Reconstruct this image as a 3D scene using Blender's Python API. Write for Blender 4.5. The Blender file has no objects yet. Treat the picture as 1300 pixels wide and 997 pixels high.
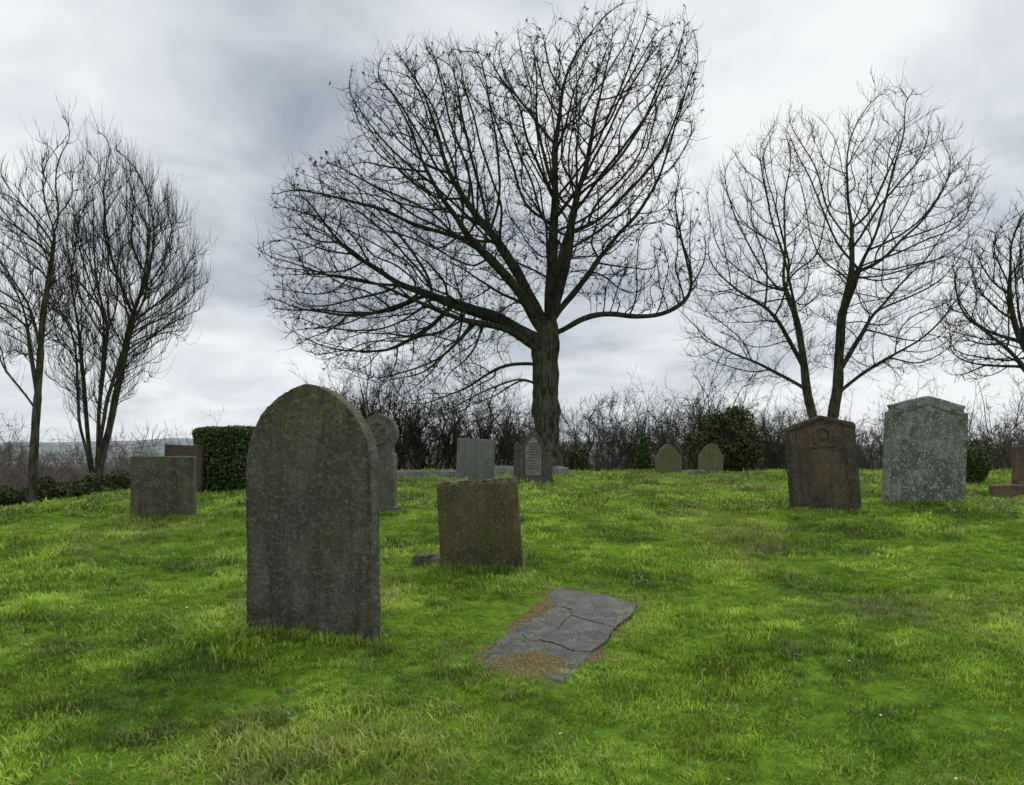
import bpy,bmesh,math,random
import numpy as np
from mathutils import Vector
random.seed(5)
rng=np.random.default_rng(11)
scene=bpy.context.scene
scene.view_settings.view_transform='Standard'
scene.view_settings.look='None'
scene.view_settings.exposure=0
COL=scene.collection

# ------------------------------------------------------------------ terrain
_py=np.array([-80,-10,0,3,4.5,5.3,7,7.6,10.5,13,18,24,30,45,80,200,600,1500,2600,3300,5200.])
_pz=np.array([-1.5,-.2,0,.1,.2,.27,.34,.38,.68,.79,.84,.83,.55,-.9,-4,-10,-13,-8,14,32,26.])
_fy=np.arange(-80,60,.1); _fz=np.interp(_fy,_py,_pz)
k=np.exp(-np.linspace(-2,2,21)**2); k/=k.sum()
_fz=np.convolve(np.pad(_fz,10,'edge'),k,'valid')
def sstep(v,a,b):
    t=np.clip((v-a)/(b-a),0,1); return t*t*(3-2*t)
def terrain(x,y):
    x=np.asarray(x,float); y=np.asarray(y,float)
    z=np.where(y<55,np.interp(y,_fy,_fz),np.interp(y,_py,_pz))
    u=np.clip(-x-4.5,0,30); uu=np.minimum(u,5)
    z=z-(.02*uu**2+.2*(u-uu))*sstep(y,8.5,14)*(1-.6*sstep(y,40,200))
    z=z+.014*np.sin(x*2.1+y*.7)+.014*np.sin(x*.9-y*1.7+1)+.009*np.sin(x*5.1+1.3*y)+.009*np.sin(y*4.3-x*1.9)
    far=sstep(y,1000,2400)
    z=z+far*(9*np.sin(x/330+.6+y/700)+7*np.sin(x/120+2-y/400)+3.5*np.sin(x/52+y/150)-np.clip(x/150,-5,12))
    return z
def tz(x,y): return float(terrain(x,y))

# ------------------------------------------------------------------ helpers
def mesh_obj(name,V,Q,mats=(),smooth=True,fattr=None,vattr=None,matidx=None,link=True):
    V=np.asarray(V,np.float32); Q=np.asarray(Q,np.int32)
    me=bpy.data.meshes.new(name)
    n=Q.shape[1]
    me.vertices.add(len(V)); me.vertices.foreach_set('co',V.ravel())
    me.loops.add(Q.size); me.loops.foreach_set('vertex_index',Q.ravel())
    me.polygons.add(len(Q)); me.polygons.foreach_set('loop_start',np.arange(0,Q.size,n,dtype=np.int32))
    me.update(calc_edges=True)
    me.polygons.foreach_set('use_smooth',np.full(len(Q),smooth))
    for m in mats: me.materials.append(m)
    if matidx is not None: me.polygons.foreach_set('material_index',np.asarray(matidx,np.int32))
    for k_,v in (fattr or {}).items():
        a=me.attributes.new(k_,'FLOAT','FACE'); a.data.foreach_set('value',np.asarray(v,np.float32))
    for k_,v in (vattr or {}).items():
        a=me.attributes.new(k_,'FLOAT','POINT'); a.data.foreach_set('value',np.asarray(v,np.float32))
    me.update()
    ob=bpy.data.objects.new(name,me)
    if link: COL.objects.link(ob)
    return ob

def new_mat(name):
    m=bpy.data.materials.new(name); m.use_nodes=True
    nt=m.node_tree; b=nt.nodes['Principled BSDF']
    return m,nt,b
def nd(nt,t,ins=None,**kw):
    n=nt.nodes.new(t)
    for a,v in kw.items(): setattr(n,a,v)
    for a,v in (ins or {}).items():
        if isinstance(v,bpy.types.NodeSocket): nt.links.new(v,n.inputs[a])
        else: n.inputs[a].default_value=v
    return n
def mix(nt,f,a,b,bt='MIX'):
    n=nt.nodes.new('ShaderNodeMix'); n.data_type='RGBA'; n.blend_type=bt
    for i,v in ((0,f),(6,a),(7,b)):
        if isinstance(v,bpy.types.NodeSocket): nt.links.new(v,n.inputs[i])
        elif i==0: n.inputs[0].default_value=v
        else: n.inputs[i].default_value=(*v,1)
    return n.outputs[2]
def noise(nt,vec,scale,detail=6,rough=.6,dist=0):
    return nd(nt,'ShaderNodeTexNoise',{'Vector':vec,'Scale':scale,'Detail':detail,'Roughness':rough,'Distortion':dist}).outputs[0]
def mr(nt,v,a,b,c=0.,d=1.,sm=True):
    n=nd(nt,'ShaderNodeMapRange',{0:v,1:a,2:b,3:c,4:d},interpolation_type='SMOOTHSTEP' if sm else 'LINEAR')
    return n.outputs[0]
def math_(nt,op,a,b=0.):
    return nd(nt,'ShaderNodeMath',{0:a,1:b},operation=op).outputs[0]
def grey(nt,v): return nd(nt,'ShaderNodeCombineColor',{0:v,1:v,2:v}).outputs[0]

# ------------------------------------------------------------------ materials
def stone_mat(name,c1,c2,lich=(.32,.32,.28),lamt=.5,moss=(.05,.07,.015),mamt=.5,seed=0.,stain=.5,rough=.85,bump=.5,rust=None,rustamt=.0,topband=None,slab_=False):
    m,nt,b=new_mat(name)
    tc=nd(nt,'ShaderNodeTexCoord').outputs['Object']
    v=nd(nt,'ShaderNodeMapping',{'Vector':tc,'Location':(seed*3.1,seed*1.7,seed*.9)}).outputs[0]
    n1=noise(nt,v,2.6,7,.65,.3); n2=noise(nt,v,11,6,.7); n3=noise(nt,v,48,4,.75); n4=noise(nt,v,170,2,.7)
    c=mix(nt,mr(nt,n1,.38,.62),c1,c2)
    if rust:
        nr=noise(nt,v,2.0,4,.6,.6)
        c=mix(nt,math_(nt,'MULTIPLY',mr(nt,nr,.46,.64),rustamt),c,rust)
    vs=nd(nt,'ShaderNodeMapping',{'Vector':v,'Scale':(9,9,.7)}).outputs[0]
    st=noise(nt,vs,1.4,4,.6,.2)
    c=mix(nt,math_(nt,'MULTIPLY',mr(nt,st,.42,.66),stain),c,tuple(x*.38 for x in c1))
    nm=noise(nt,v,4.2,7,.72,.4)
    c=mix(nt,math_(nt,'MULTIPLY',mr(nt,nm,.5,.64),mamt),c,moss)
    if topband:
        oz=nd(nt,'ShaderNodeSeparateXYZ',{0:tc}).outputs[2]
        f=math_(nt,'MULTIPLY',mr(nt,oz,topband[0],topband[1]),mr(nt,n2,.42,.6))
        c=mix(nt,f,c,topband[2])
        f=math_(nt,'MULTIPLY',mr(nt,oz,.35,-.02),mr(nt,nm,.35,.6))
        c=mix(nt,math_(nt,'MULTIPLY',f,.7),c,(.04,.055,.02))
    vo=nd(nt,'ShaderNodeTexVoronoi',{'Vector':v,'Scale':17.,'Randomness':1.}).outputs['Distance']
    lp=math_(nt,'ADD',vo,math_(nt,'MULTIPLY',n3,-.6))
    lf_=math_(nt,'MULTIPLY',mr(nt,lp,-.02,-.14),mr(nt,n1,.42,.58))
    c=mix(nt,math_(nt,'MULTIPLY',lf_,lamt),c,tuple(x*1.2 for x in lich))
    if slab_:   # crusty tan lichen blotches and damp dark areas
        big=noise(nt,v,4.5,7,.72,.5)
        c=mix(nt,math_(nt,'MULTIPLY',mr(nt,big,.53,.62),.65),c,(.22,.195,.13))
        c=mix(nt,math_(nt,'MULTIPLY',mr(nt,big,.48,.38),.7),c,(.028,.03,.032))
    sp=math_(nt,'ADD',math_(nt,'MULTIPLY',n2,.55),math_(nt,'MULTIPLY',n3,.5))
    c=mix(nt,math_(nt,'MULTIPLY',mr(nt,sp,.53,.62),lamt),c,lich)
    c=mix(nt,math_(nt,'MULTIPLY',mr(nt,n3,.56,.64),lamt*.8),c,tuple(x*1.2 for x in lich))
    c=mix(nt,math_(nt,'MULTIPLY',mr(nt,n3,.44,.36),.6),c,tuple(x*.4 for x in c2))
    c=mix(nt,1.,c,grey(nt,mr(nt,n4,.3,.7,.45,1.55,False)),'MULTIPLY')
    nt.links.new(c,b.inputs['Base Color'])
    b.inputs['Roughness'].default_value=rough
    b.inputs['Specular IOR Level'].default_value=.25
    hgt=math_(nt,'ADD',math_(nt,'MULTIPLY',n3,.8),math_(nt,'ADD',math_(nt,'MULTIPLY',n4,.35),math_(nt,'MULTIPLY',n2,.7)))
    bp=nd(nt,'ShaderNodeBump',{'Height':hgt,'Strength':bump,'Distance':.03}).outputs[0]
    nt.links.new(bp,b.inputs['Normal'])
    return m

def bark_mat(name,c1,c2,green=(.09,.1,.04),gamt=.4,simple=False):
    m,nt,b=new_mat(name)
    tc=nd(nt,'ShaderNodeTexCoord').outputs['Object']
    n2=noise(nt,tc,1.1,2,.6)
    if simple:
        nt.nodes.remove(b)
        df=nd(nt,'ShaderNodeBsdfDiffuse',{'Color':mix(nt,mr(nt,n2,.35,.65),c1,c2)})
        nt.links.new(df.outputs[0],nt.nodes['Material Output'].inputs[0]); return m
    v=nd(nt,'ShaderNodeMapping',{'Vector':tc,'Scale':(6,6,1.2)}).outputs[0]
    n1=noise(nt,v,2.5,4,.7)
    c=mix(nt,mr(nt,n1,.35,.65),c1,c2)
    c=mix(nt,math_(nt,'MULTIPLY',mr(nt,n2,.46,.6),gamt),c,green)
    oz=nd(nt,'ShaderNodeSeparateXYZ',{0:tc}).outputs[2]
    lo=math_(nt,'MULTIPLY',mr(nt,oz,5.,3.),mr(nt,n1,.42,.6))
    c=mix(nt,math_(nt,'MULTIPLY',lo,.75),c,(.17,.165,.11))
    bp=nd(nt,'ShaderNodeBump',{'Height':n1,'Strength':1.,'Distance':.15}).outputs[0]
    nt.nodes.remove(b)
    df=nd(nt,'ShaderNodeBsdfDiffuse',{'Color':c,'Normal':bp})
    nt.links.new(df.outputs[0],nt.nodes['Material Output'].inputs[0]); return m

def leaf_mat(name,c1,c2,c3):
    m,nt,b=new_mat(name)
    r=nd(nt,'ShaderNodeAttribute',attribute_name='rnd').outputs['Fac']
    rp=nd(nt,'ShaderNodeValToRGB',{0:r}); e=rp.color_ramp.elements
    e[0].color=(*c1,1); e[1].color=(*c3,1); x=e.new(.55); x.color=(*c2,1)
    nt.links.new(rp.outputs[0],b.inputs['Base Color']); b.inputs['Roughness'].default_value=.5
    b.inputs['Specular IOR Level'].default_value=.3
    return m

def grass_mat():
    m,nt,b=new_mat('grass_blades')
    pos=nd(nt,'ShaderNodeNewGeometry').outputs['Position']
    r=nd(nt,'ShaderNodeAttribute',attribute_name='rnd').outputs['Fac']
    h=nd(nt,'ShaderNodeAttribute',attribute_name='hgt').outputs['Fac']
    dry=nd(nt,'ShaderNodeAttribute',attribute_name='dry',attribute_type='INSTANCER').outputs['Fac']
    tone=nd(nt,'ShaderNodeAttribute',attribute_name='tone',attribute_type='INSTANCER').outputs['Fac']
    c=mix(nt,r,(.13,.29,.014),(.45,.66,.05))
    n1=noise(nt,pos,.8,2,.6)
    c=mix(nt,math_(nt,'MULTIPLY',mr(nt,n1,.46,.60),.75),c,(.095,.235,.017))
    c=mix(nt,mr(nt,tone,.6,1.,0.,.5),c,(.54,.64,.11))
    c=mix(nt,1.,c,grey(nt,mr(nt,tone,0.,1.,.38,1.5,False)),'MULTIPLY')
    c=mix(nt,math_(nt,'MULTIPLY',mr(nt,r,.89,.92),.8),c,(.60,.51,.24))
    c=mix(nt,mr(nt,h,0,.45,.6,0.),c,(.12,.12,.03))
    dd=math_(nt,'MULTIPLY',dry,mr(nt,r,.0,.5,.45,1.))
    c=mix(nt,dd,c,(.46,.38,.18))
    nt.links.new(c,b.inputs['Base Color']); b.inputs['Roughness'].default_value=.42
    b.inputs['Specular IOR Level'].default_value=.35
    out=nt.nodes['Material Output']
    tr=nd(nt,'ShaderNodeBsdfTranslucent',{'Color':c})
    ms=nd(nt,'ShaderNodeMixShader',{0:.3,1:b.outputs[0],2:tr.outputs[0]})
    nt.links.new(ms.outputs[0],out.inputs['Surface'])
    return m

def ground_mat():
    m,nt,b=new_mat('ground_turf')
    pos=nd(nt,'ShaderNodeNewGeometry').outputs['Position']
    sx=nd(nt,'ShaderNodeSeparateXYZ',{0:pos})
    n2=noise(nt,pos,9,4,.7); n3=noise(nt,pos,60,3,.7)
    lawn=mix(nt,mr(nt,n2,.35,.65),(.08,.17,.015),(.17,.31,.028))
    lawn=mix(nt,math_(nt,'MULTIPLY',mr(nt,n3,.45,.65),.6),lawn,(.09,.08,.035))
    bare=nd(nt,'ShaderNodeAttribute',attribute_name='bare').outputs['Fac']
    bm_=math_(nt,'ADD',bare,math_(nt,'MULTIPLY',math_(nt,'SUBTRACT',n2,.5),.8))
    soil=mix(nt,mr(nt,n3,.35,.65),(.08,.062,.035),(.27,.22,.11))
    lawn=mix(nt,mr(nt,bm_,.45,.6),lawn,soil)
    n4=noise(nt,pos,.06,6,.65)
    field=mix(nt,mr(nt,n4,.4,.6),(.15,.13,.09),(.13,.15,.08))
    c=mix(nt,mr(nt,sx.outputs[1],31,38),lawn,field)
    hv=nd(nt,'ShaderNodeMapping',{'Vector':pos,'Scale':(1,.22,1)}).outputs[0]
    n5=noise(nt,hv,.014,6,.75)
    vo=nd(nt,'ShaderNodeTexVoronoi',{'Vector':hv,'Scale':.008}).outputs['Color']
    vf=nd(nt,'ShaderNodeSeparateColor',{0:vo}).outputs[0]
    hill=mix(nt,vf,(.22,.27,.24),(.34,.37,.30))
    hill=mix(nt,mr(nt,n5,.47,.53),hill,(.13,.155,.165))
    hz=mix(nt,mr(nt,sx.outputs[1],1200,3200,.25,.6),hill,(.30,.35,.40))  # aerial haze painted into the far ground's base colour, stronger with distance
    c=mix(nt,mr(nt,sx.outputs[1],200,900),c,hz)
    nt.links.new(c,b.inputs['Base Color']); b.inputs['Roughness'].default_value=.95
    b.inputs['Specular IOR Level'].default_value=.0
    nt.links.new(nd(nt,'ShaderNodeBump',{'Height':n3,'Strength':.6,'Distance':.03}).outputs[0],b.inputs['Normal'])
    return m

# ------------------------------------------------------------------ ground
SLAB=np.array([(-.22,4.85),(.29,4.48),(1.0,6.28),(.40,6.92)])
SLABP=SLAB.mean(0)
def slab_dist(x,y):
    x=np.asarray(x,float); y=np.asarray(y,float); d=np.full(x.shape,-1e9)
    for i in range(4):
        a=SLAB[i]; b=SLAB[(i+1)%4]; e=b-a; n=np.array([e[1],-e[0]])/np.hypot(*e)
        d=np.maximum(d,(x-a[0])*n[0]+(y-a[1])*n[1])
    return d+.03*np.sin(x*9+y*5)+.03*np.sin(y*13-x*6)
def axis(lo,hi,st,far_lo,far_hi,g=1.13):
    a=list(np.arange(lo,hi+st/2,st)); s=st
    while a[-1]<far_hi: s*=g; a.append(a[-1]+s)
    s=st; l=[lo]
    while l[-1]>far_lo: s*=g; l.append(l[-1]-s)
    return np.array(l[:0:-1]+a)
ax=axis(-9,9,.11,-4500,4500,1.035); ay=axis(2,24,.11,-60,5200,1.045)
GX,GY=np.meshgrid(ax,ay); GZ=terrain(GX,GY)
nx,ny=len(ax),len(ay)
idx=np.arange(nx*ny).reshape(ny,nx)
Q=np.stack([idx[:-1,:-1],idx[:-1,1:],idx[1:,1:],idx[1:,:-1]],-1).reshape(-1,4)
sd=slab_dist(GX,GY)
bare=1-sstep(sd,-.05,.10)
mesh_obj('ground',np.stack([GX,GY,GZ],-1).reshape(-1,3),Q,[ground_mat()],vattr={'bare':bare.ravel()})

# ------------------------------------------------------------------ headstones
def prism(bm,ol,y0,y1):
    vs=[bm.verts.new((x,y0,z)) for x,z in ol]; f=bm.faces.new(vs)
    r=bmesh.ops.extrude_face_region(bm,geom=[f])
    for e in r['geom']:
        if isinstance(e,bmesh.types.BMVert): e.co.y=y1
def disp_tex(name,size,depth=3):
    t=bpy.data.textures.new(name,'CLOUDS'); t.noise_scale=size; t.noise_depth=depth; return t
T1=disp_tex('worn_big',.22); T2=disp_tex('worn_small',.03,2)
def stone(name,loc,parts,mat,rotz=0,roll=0,lean=0,voxel=.012,d1=.014,d2=.005,sink=0.):
    bm=bmesh.new()
    for ol,y0,y1 in parts: prism(bm,ol,y0,y1)
    bmesh.ops.recalc_face_normals(bm,faces=bm.faces)
    me=bpy.data.meshes.new(name); bm.to_mesh(me); bm.free()
    ob=bpy.data.objects.new(name,me); COL.objects.link(ob); me.materials.append(mat)
    ob.location=(loc[0],loc[1],tz(*loc)-sink)
    ob.rotation_euler=(math.radians(lean),math.radians(roll),math.radians(rotz))
    r=ob.modifiers.new('r','REMESH'); r.mode='VOXEL'; r.voxel_size=voxel; r.use_smooth_shade=True
    for t,s in ((T1,d1),(T2,d2)):
        d=ob.modifiers.new('d','DISPLACE'); d.texture=t; d.strength=s; d.mid_level=.5; d.texture_coords='LOCAL'
    return ob
def gothic(w,hs,h,n=14,b=-.2):
    a=w/2; H=h-hs
    if H>=a: 
        R=(a*a+H*H)/(2*a)
        ang=math.asin(min(1,H/R))
        right=[(a-R+R*math.cos(ang*i/n),hs+R*math.sin(ang*i/n)) for i in range(n+1)]
    else:
        right=[(a*math.cos(math.pi/2*i/n),hs+H*math.sin(math.pi/2*i/n)) for i in range(n+1)]
    left=[(-x,z) for x,z in right[:-1]][::-1]
    return [(-a,b),(a,b)]+right+left
def circ(cx,cz,r,n=24): return [(cx+r*math.cos(2*math.pi*i/n),cz+r*math.sin(2*math.pi*i/n)) for i in range(n)]
def rect(x0,x1,z0,z1): return [(x0,z0),(x1,z0),(x1,z1),(x0,z1)]
def mirror(right,b=-.2):
    left=[(-x,z) for x,z in right if abs(x)>1e-6][::-1]
    return right+left
def ring(bm_parts,cx,cz,r0,r1,y0,y1,n=24):
    for i in range(n):
        a=2*math.pi*i/n; b=2*math.pi*(i+1.05)/n
        bm_parts.append(([(cx+r0*math.cos(a),cz+r0*math.sin(a)),(cx+r1*math.cos(a),cz+r1*math.sin(a)),
                          (cx+r1*math.cos(b),cz+r1*math.sin(b)),(cx+r0*math.cos(b),cz+r0*math.sin(b))],y0,y1))

mA=stone_mat('stone_foreground',(.185,.168,.135),(.115,.106,.085),lich=(.30,.285,.22),lamt=.42,moss=(.095,.105,.045),mamt=.65,seed=1,stain=.75,bump=1.,topband=(1.05,1.7,(.17,.155,.035)))  # top band is yellowish moss
stone('pointed_headstone',(-1.33,5.36),[(gothic(.93,1.10,1.66),-.065,.065)],mA,rotz=-17,roll=-.4,voxel=.008,d1=.016,d2=.010)

mB=stone_mat('stone_square',(.16,.13,.065),(.095,.088,.05),lich=(.30,.28,.15),lamt=.3,moss=(.105,.12,.028),mamt=.8,seed=3,stain=.6,rust=(.20,.12,.045),rustamt=.5,bump=.9,topband=(.76,.83,(.36,.36,.27)))  # top band here is a paler strip along the upper edge
stone('square_headstone',(-.28,7.55),[(rect(-.385,.385,-.2,.835),-.06,.06)],mB,rotz=-5,roll=-4.2,lean=-5,voxel=.01,d1=.014,d2=.008)
mB2=stone_mat('stone_left',(.13,.12,.088),(.08,.078,.06),lich=(.26,.25,.19),lamt=.4,moss=(.09,.105,.035),mamt=.6,seed=5,stain=.7)
stone('square_headstone',(-4.42,10.2),[(rect(-.385,.385,-.2,.80),-.06,.06)],mB2,rotz=4,roll=.8,lean=3,voxel=.012)
mB3=stone_mat('stone_brown',(.12,.085,.065),(.08,.06,.048),lich=(.2,.16,.12),lamt=.2,mamt=.2,seed=6)
stone('square_headstone',(-5.45,13.3),[(rect(-.30,.30,-.2,.84),-.06,.06)],mB3,rotz=3,roll=2)

P=[(mirror([(.23,-.2),(.23,.78),(.20,.82),(.20,.88)]+[(.26*math.cos(t),1.06+.26*math.sin(t)) for t in np.linspace(-.65,math.pi/2,14)][:-1]+[(0,1.33)]),-.06,.05)]
ring(P,0,1.07,.12,.165,-.085,.0); P.append((circ(0,1.07,.045,12),-.085,0))
for a in range(4):
    t=a*math.pi/2+math.pi/4
    P.append((circ(.08*math.cos(t),1.07+.08*math.sin(t),.026,8),-.08,0))
P.append((rect(-.27,.27,-.2,.10),-.1,.09))
mC=stone_mat('stone_rosette',(.17,.16,.135),(.11,.105,.085),lich=(.28,.27,.21),lamt=.4,mamt=.4,seed=8)
stone('rosette_headstone',(-1.75,10.6),P,mC,rotz=-14,voxel=.010,d1=.008,d2=.003)

mD=stone_mat('stone_grey',(.20,.205,.19),(.15,.155,.145),lich=(.30,.30,.26),lamt=.35,moss=(.12,.13,.07),mamt=.4,seed=9,stain=.45)
stone('square_headstone',(-.78,17),[(rect(-.40,.40,-.2,.93),-.07,.07)],mD,rotz=12,roll=2.2,lean=-5,voxel=.016)

mE=stone_mat('stone_gothic',(.12,.11,.09),(.08,.075,.062),lich=(.24,.23,.18),lamt=.35,mamt=.3,seed=12,stain=.4)
mE2=stone_mat('stone_gothic_panel',(.30,.29,.245),(.22,.21,.175),lich=(.37,.36,.3),lamt=.3,mamt=.25,seed=13,stain=.4)
par=bpy.data.objects.new('gothic_monument',None); COL.objects.link(par); par.location=(.42,16,tz(.42,16))
P=[(gothic(.48,.62,1.12),-.08,.10)]
for s in (-1,1):
    P.append((rect(*sorted((s*.25,s*.385)),-.2,.74),-.10,.10))
    P.append(([(s*.24,.72),(s*.40,.72),(s*.40,.78),(s*.32,.90),(s*.24,.78)][::s],-.12,.12))
P.append((rect(-.43,.43,-.2,.12),-.16,.16)); P.append((rect(-.40,.40,.1,.18),-.13,.13))
for s in (-1,1): P.append((rect(*sorted((s*.19,s*.235)),.15,.66),-.115,.0))
o=stone('monument_body',(.42,16),P,mE,voxel=.012,d1=.006,d2=.003)
p2=stone('inscribed_panel',(.42,16),[(gothic(.34,.64,.98,b=.2),-.095,.0)],mE2,voxel=.012,d1=.003,d2=.002)
for q in (o,p2): q.parent=par; q.location=(0,0,0)
bars=[]
for i,zz in enumerate(np.arange(.34,.84,.055)):
    w=.10+.035*math.sin(i*2.3)
    bars.append((rect(-w,w,zz,zz+.018),-.100,-.08))
bm=bmesh.new()
for ol,y0,y1 in bars: prism(bm,ol,y0,y1)
me=bpy.data.meshes.new('lettering'); bm.to_mesh(me); bm.free(); me.materials.append(mE)
q=bpy.data.objects.new('lettering',me); COL.objects.link(q); q.parent=par

mF=stone_mat('stone_mossy',(.18,.18,.11),(.14,.15,.07),lich=(.25,.25,.16),lamt=.3,moss=(.14,.17,.035),mamt=.8,seed=14,stain=.3)
ogee=[(.36,-.2),(.36,.52),(.33,.56),(.29,.58),(.25,.66),(.17,.76),(.08,.84),(0,.87)]
stone('mossy_headstone',(4.33,22.2),[(mirror(ogee),-.07,.07)],mF,rotz=6,roll=-3,voxel=.016,lean=2)
stone('mossy_headstone',(5.47,22.2),[(mirror([(x*.95,z) for x,z in ogee]),-.07,.07)],mF,rotz=-8,roll=3,voxel=.016,lean=-3)

mG=stone_mat('stone_dark_pediment',(.10,.088,.068),(.065,.06,.048),lich=(.22,.20,.14),lamt=.34,moss=(.085,.095,.04),mamt=.65,seed=17,stain=.6,rust=(.20,.125,.065),rustamt=.65,bump=.85)
ped=[(.465,-.2),(.465,1.14),(.445,1.175),(.40,1.185),(.2,1.245),(0,1.30)]
P=[(mirror(ped),-.06,.06)]
P.append(([(.465,1.10),(.465,1.14),(.44,1.18),(0,1.305),(-.44,1.18),(-.465,1.14),(-.465,1.10),(-.42,1.12),(0,1.245),(.42,1.12)],-.085,0))
ring(P,0,1.02,.10,.135,-.085,0); P.append((circ(.02,1.02,.055,10),-.083,0)); P.append((rect(-.16,.16,.87,.90),-.078,0))
stone('pedimented_headstone',(4.22,10.8),P,mG,rotz=2,roll=-3.8,lean=-2,voxel=.011,d1=.01)

mH=stone_mat('stone_lichen_grey',(.32,.32,.29),(.16,.165,.145),lich=(.55,.56,.52),lamt=.7,moss=(.11,.12,.06),mamt=.7,seed=21,stain=.8,bump=.85)
ped2=[(.55,-.2),(.55,1.30),(.50,1.30),(.50,1.345),(.53,1.40),(.42,1.42),(.25,1.475),(0,1.535)]
P=[(mirror(ped2),-.07,.07)]
P.append(([(.46,1.24),(.50,1.40),(.42,1.42),(0,1.535),(-.42,1.42),(-.50,1.40),(-.46,1.24),(-.38,1.30),(-.2,1.34),(0,1.42),(.2,1.34),(.38,1.30)],-.09,0))
for s in (-1,1): P.append((rect(*sorted((s*.50,s*.552)),.1,1.3),-.085,0))
P.append((circ(0,1.33,.05,10),-.088,0))
stone('pedimented_headstone',(5.87,11.5),P,mH,rotz=-3,roll=1.2,lean=2,voxel=.012,d1=.01)

mI=stone_mat('stone_redbrown',(.20,.12,.08),(.13,.085,.06),lich=(.27,.21,.16),lamt=.3,mamt=.3,seed=23)
stone('red_sandstone_headstone',(8.62,13.2),[(rect(-.35,.35,-.2,.80),-.08,.08)],mI,rotz=-8,roll=-1)
stone('grave_kerb',(8.3,12.6),[(rect(-.75,.9,-.2,.16),-.12,.10),(rect(-.3,.1,.1,.22),-.1,.05),(rect(.3,.9,.1,.20),-.14,.1)],mI,rotz=-6,voxel=.016,d1=.06,d2=.014)
mJ=stone_mat('stone_kerb',(.30,.29,.26),(.22,.21,.19),lich=(.42,.42,.38),lamt=.4,mamt=.4,seed=25)
def kerb(loc,w,l,h,rz):
    stone('grave_kerb',loc,[(rect(-w/2,w/2,-.2,h),-l/2,-l/2+.14),(rect(-w/2,w/2,-.2,h),l/2-.14,l/2),
        (rect(-w/2,-w/2+.14,-.2,h),-l/2,l/2),(rect(w/2-.14,w/2,-.2,h),-l/2,l/2)],mJ,rotz=rz,voxel=.022,d1=.02,d2=.006)
kerb((-2.2,19.5),1.6,1.2,.16,8)
kerb((-.25,21),1.5,1.8,.22,-6)
kerb((.9,21.5),1.0,1.8,.22,4)
stone('grave_kerb',(-9.6,13.9),[(rect(-.9,.6,-.2,.14),-.12,.12)],mJ,rotz=10,voxel=.02,d1=.03)
def rubble(name,loc,n,sp,size,mat,seed):
    r=random.Random(seed); bm=bmesh.new()
    for i in range(n):
        m=bmesh.ops.create_icosphere(bm,subdivisions=2,radius=1)
        s=[size*r.uniform(.6,1.3),size*r.uniform(.5,1.),size*r.uniform(.35,.65)]
        cx,cy=r.uniform(-sp,sp),r.uniform(-sp,sp)*.6
        for v in m['verts']:
            q=v.co; f=1+.25*math.sin(q.x*3+i)+.2*math.sin(q.y*4+2*i)
            v.co=Vector((q.x*s[0]*f+cx,q.y*s[1]*f+cy,max(-1,min(.7,q.z))*s[2]*1.5))
    me=bpy.data.meshes.new(name); bm.to_mesh(me); bm.free(); me.materials.append(mat)
    ob=bpy.data.objects.new(name,me); COL.objects.link(ob); ob.location=(*loc,tz(*loc)+.02)
    rr=ob.modifiers.new('r','REMESH'); rr.mode='VOXEL'; rr.voxel_size=.012; rr.use_smooth_shade=True
    d=ob.modifiers.new('d','DISPLACE'); d.texture=T1; d.strength=.04; d.mid_level=.5
rubble('stone_rubble',(-.84,7.9),7,.16,.12,mB2,3)
rubble('stone_rubble',(4.95,21.2),7,.4,.18,mF,7)

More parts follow.
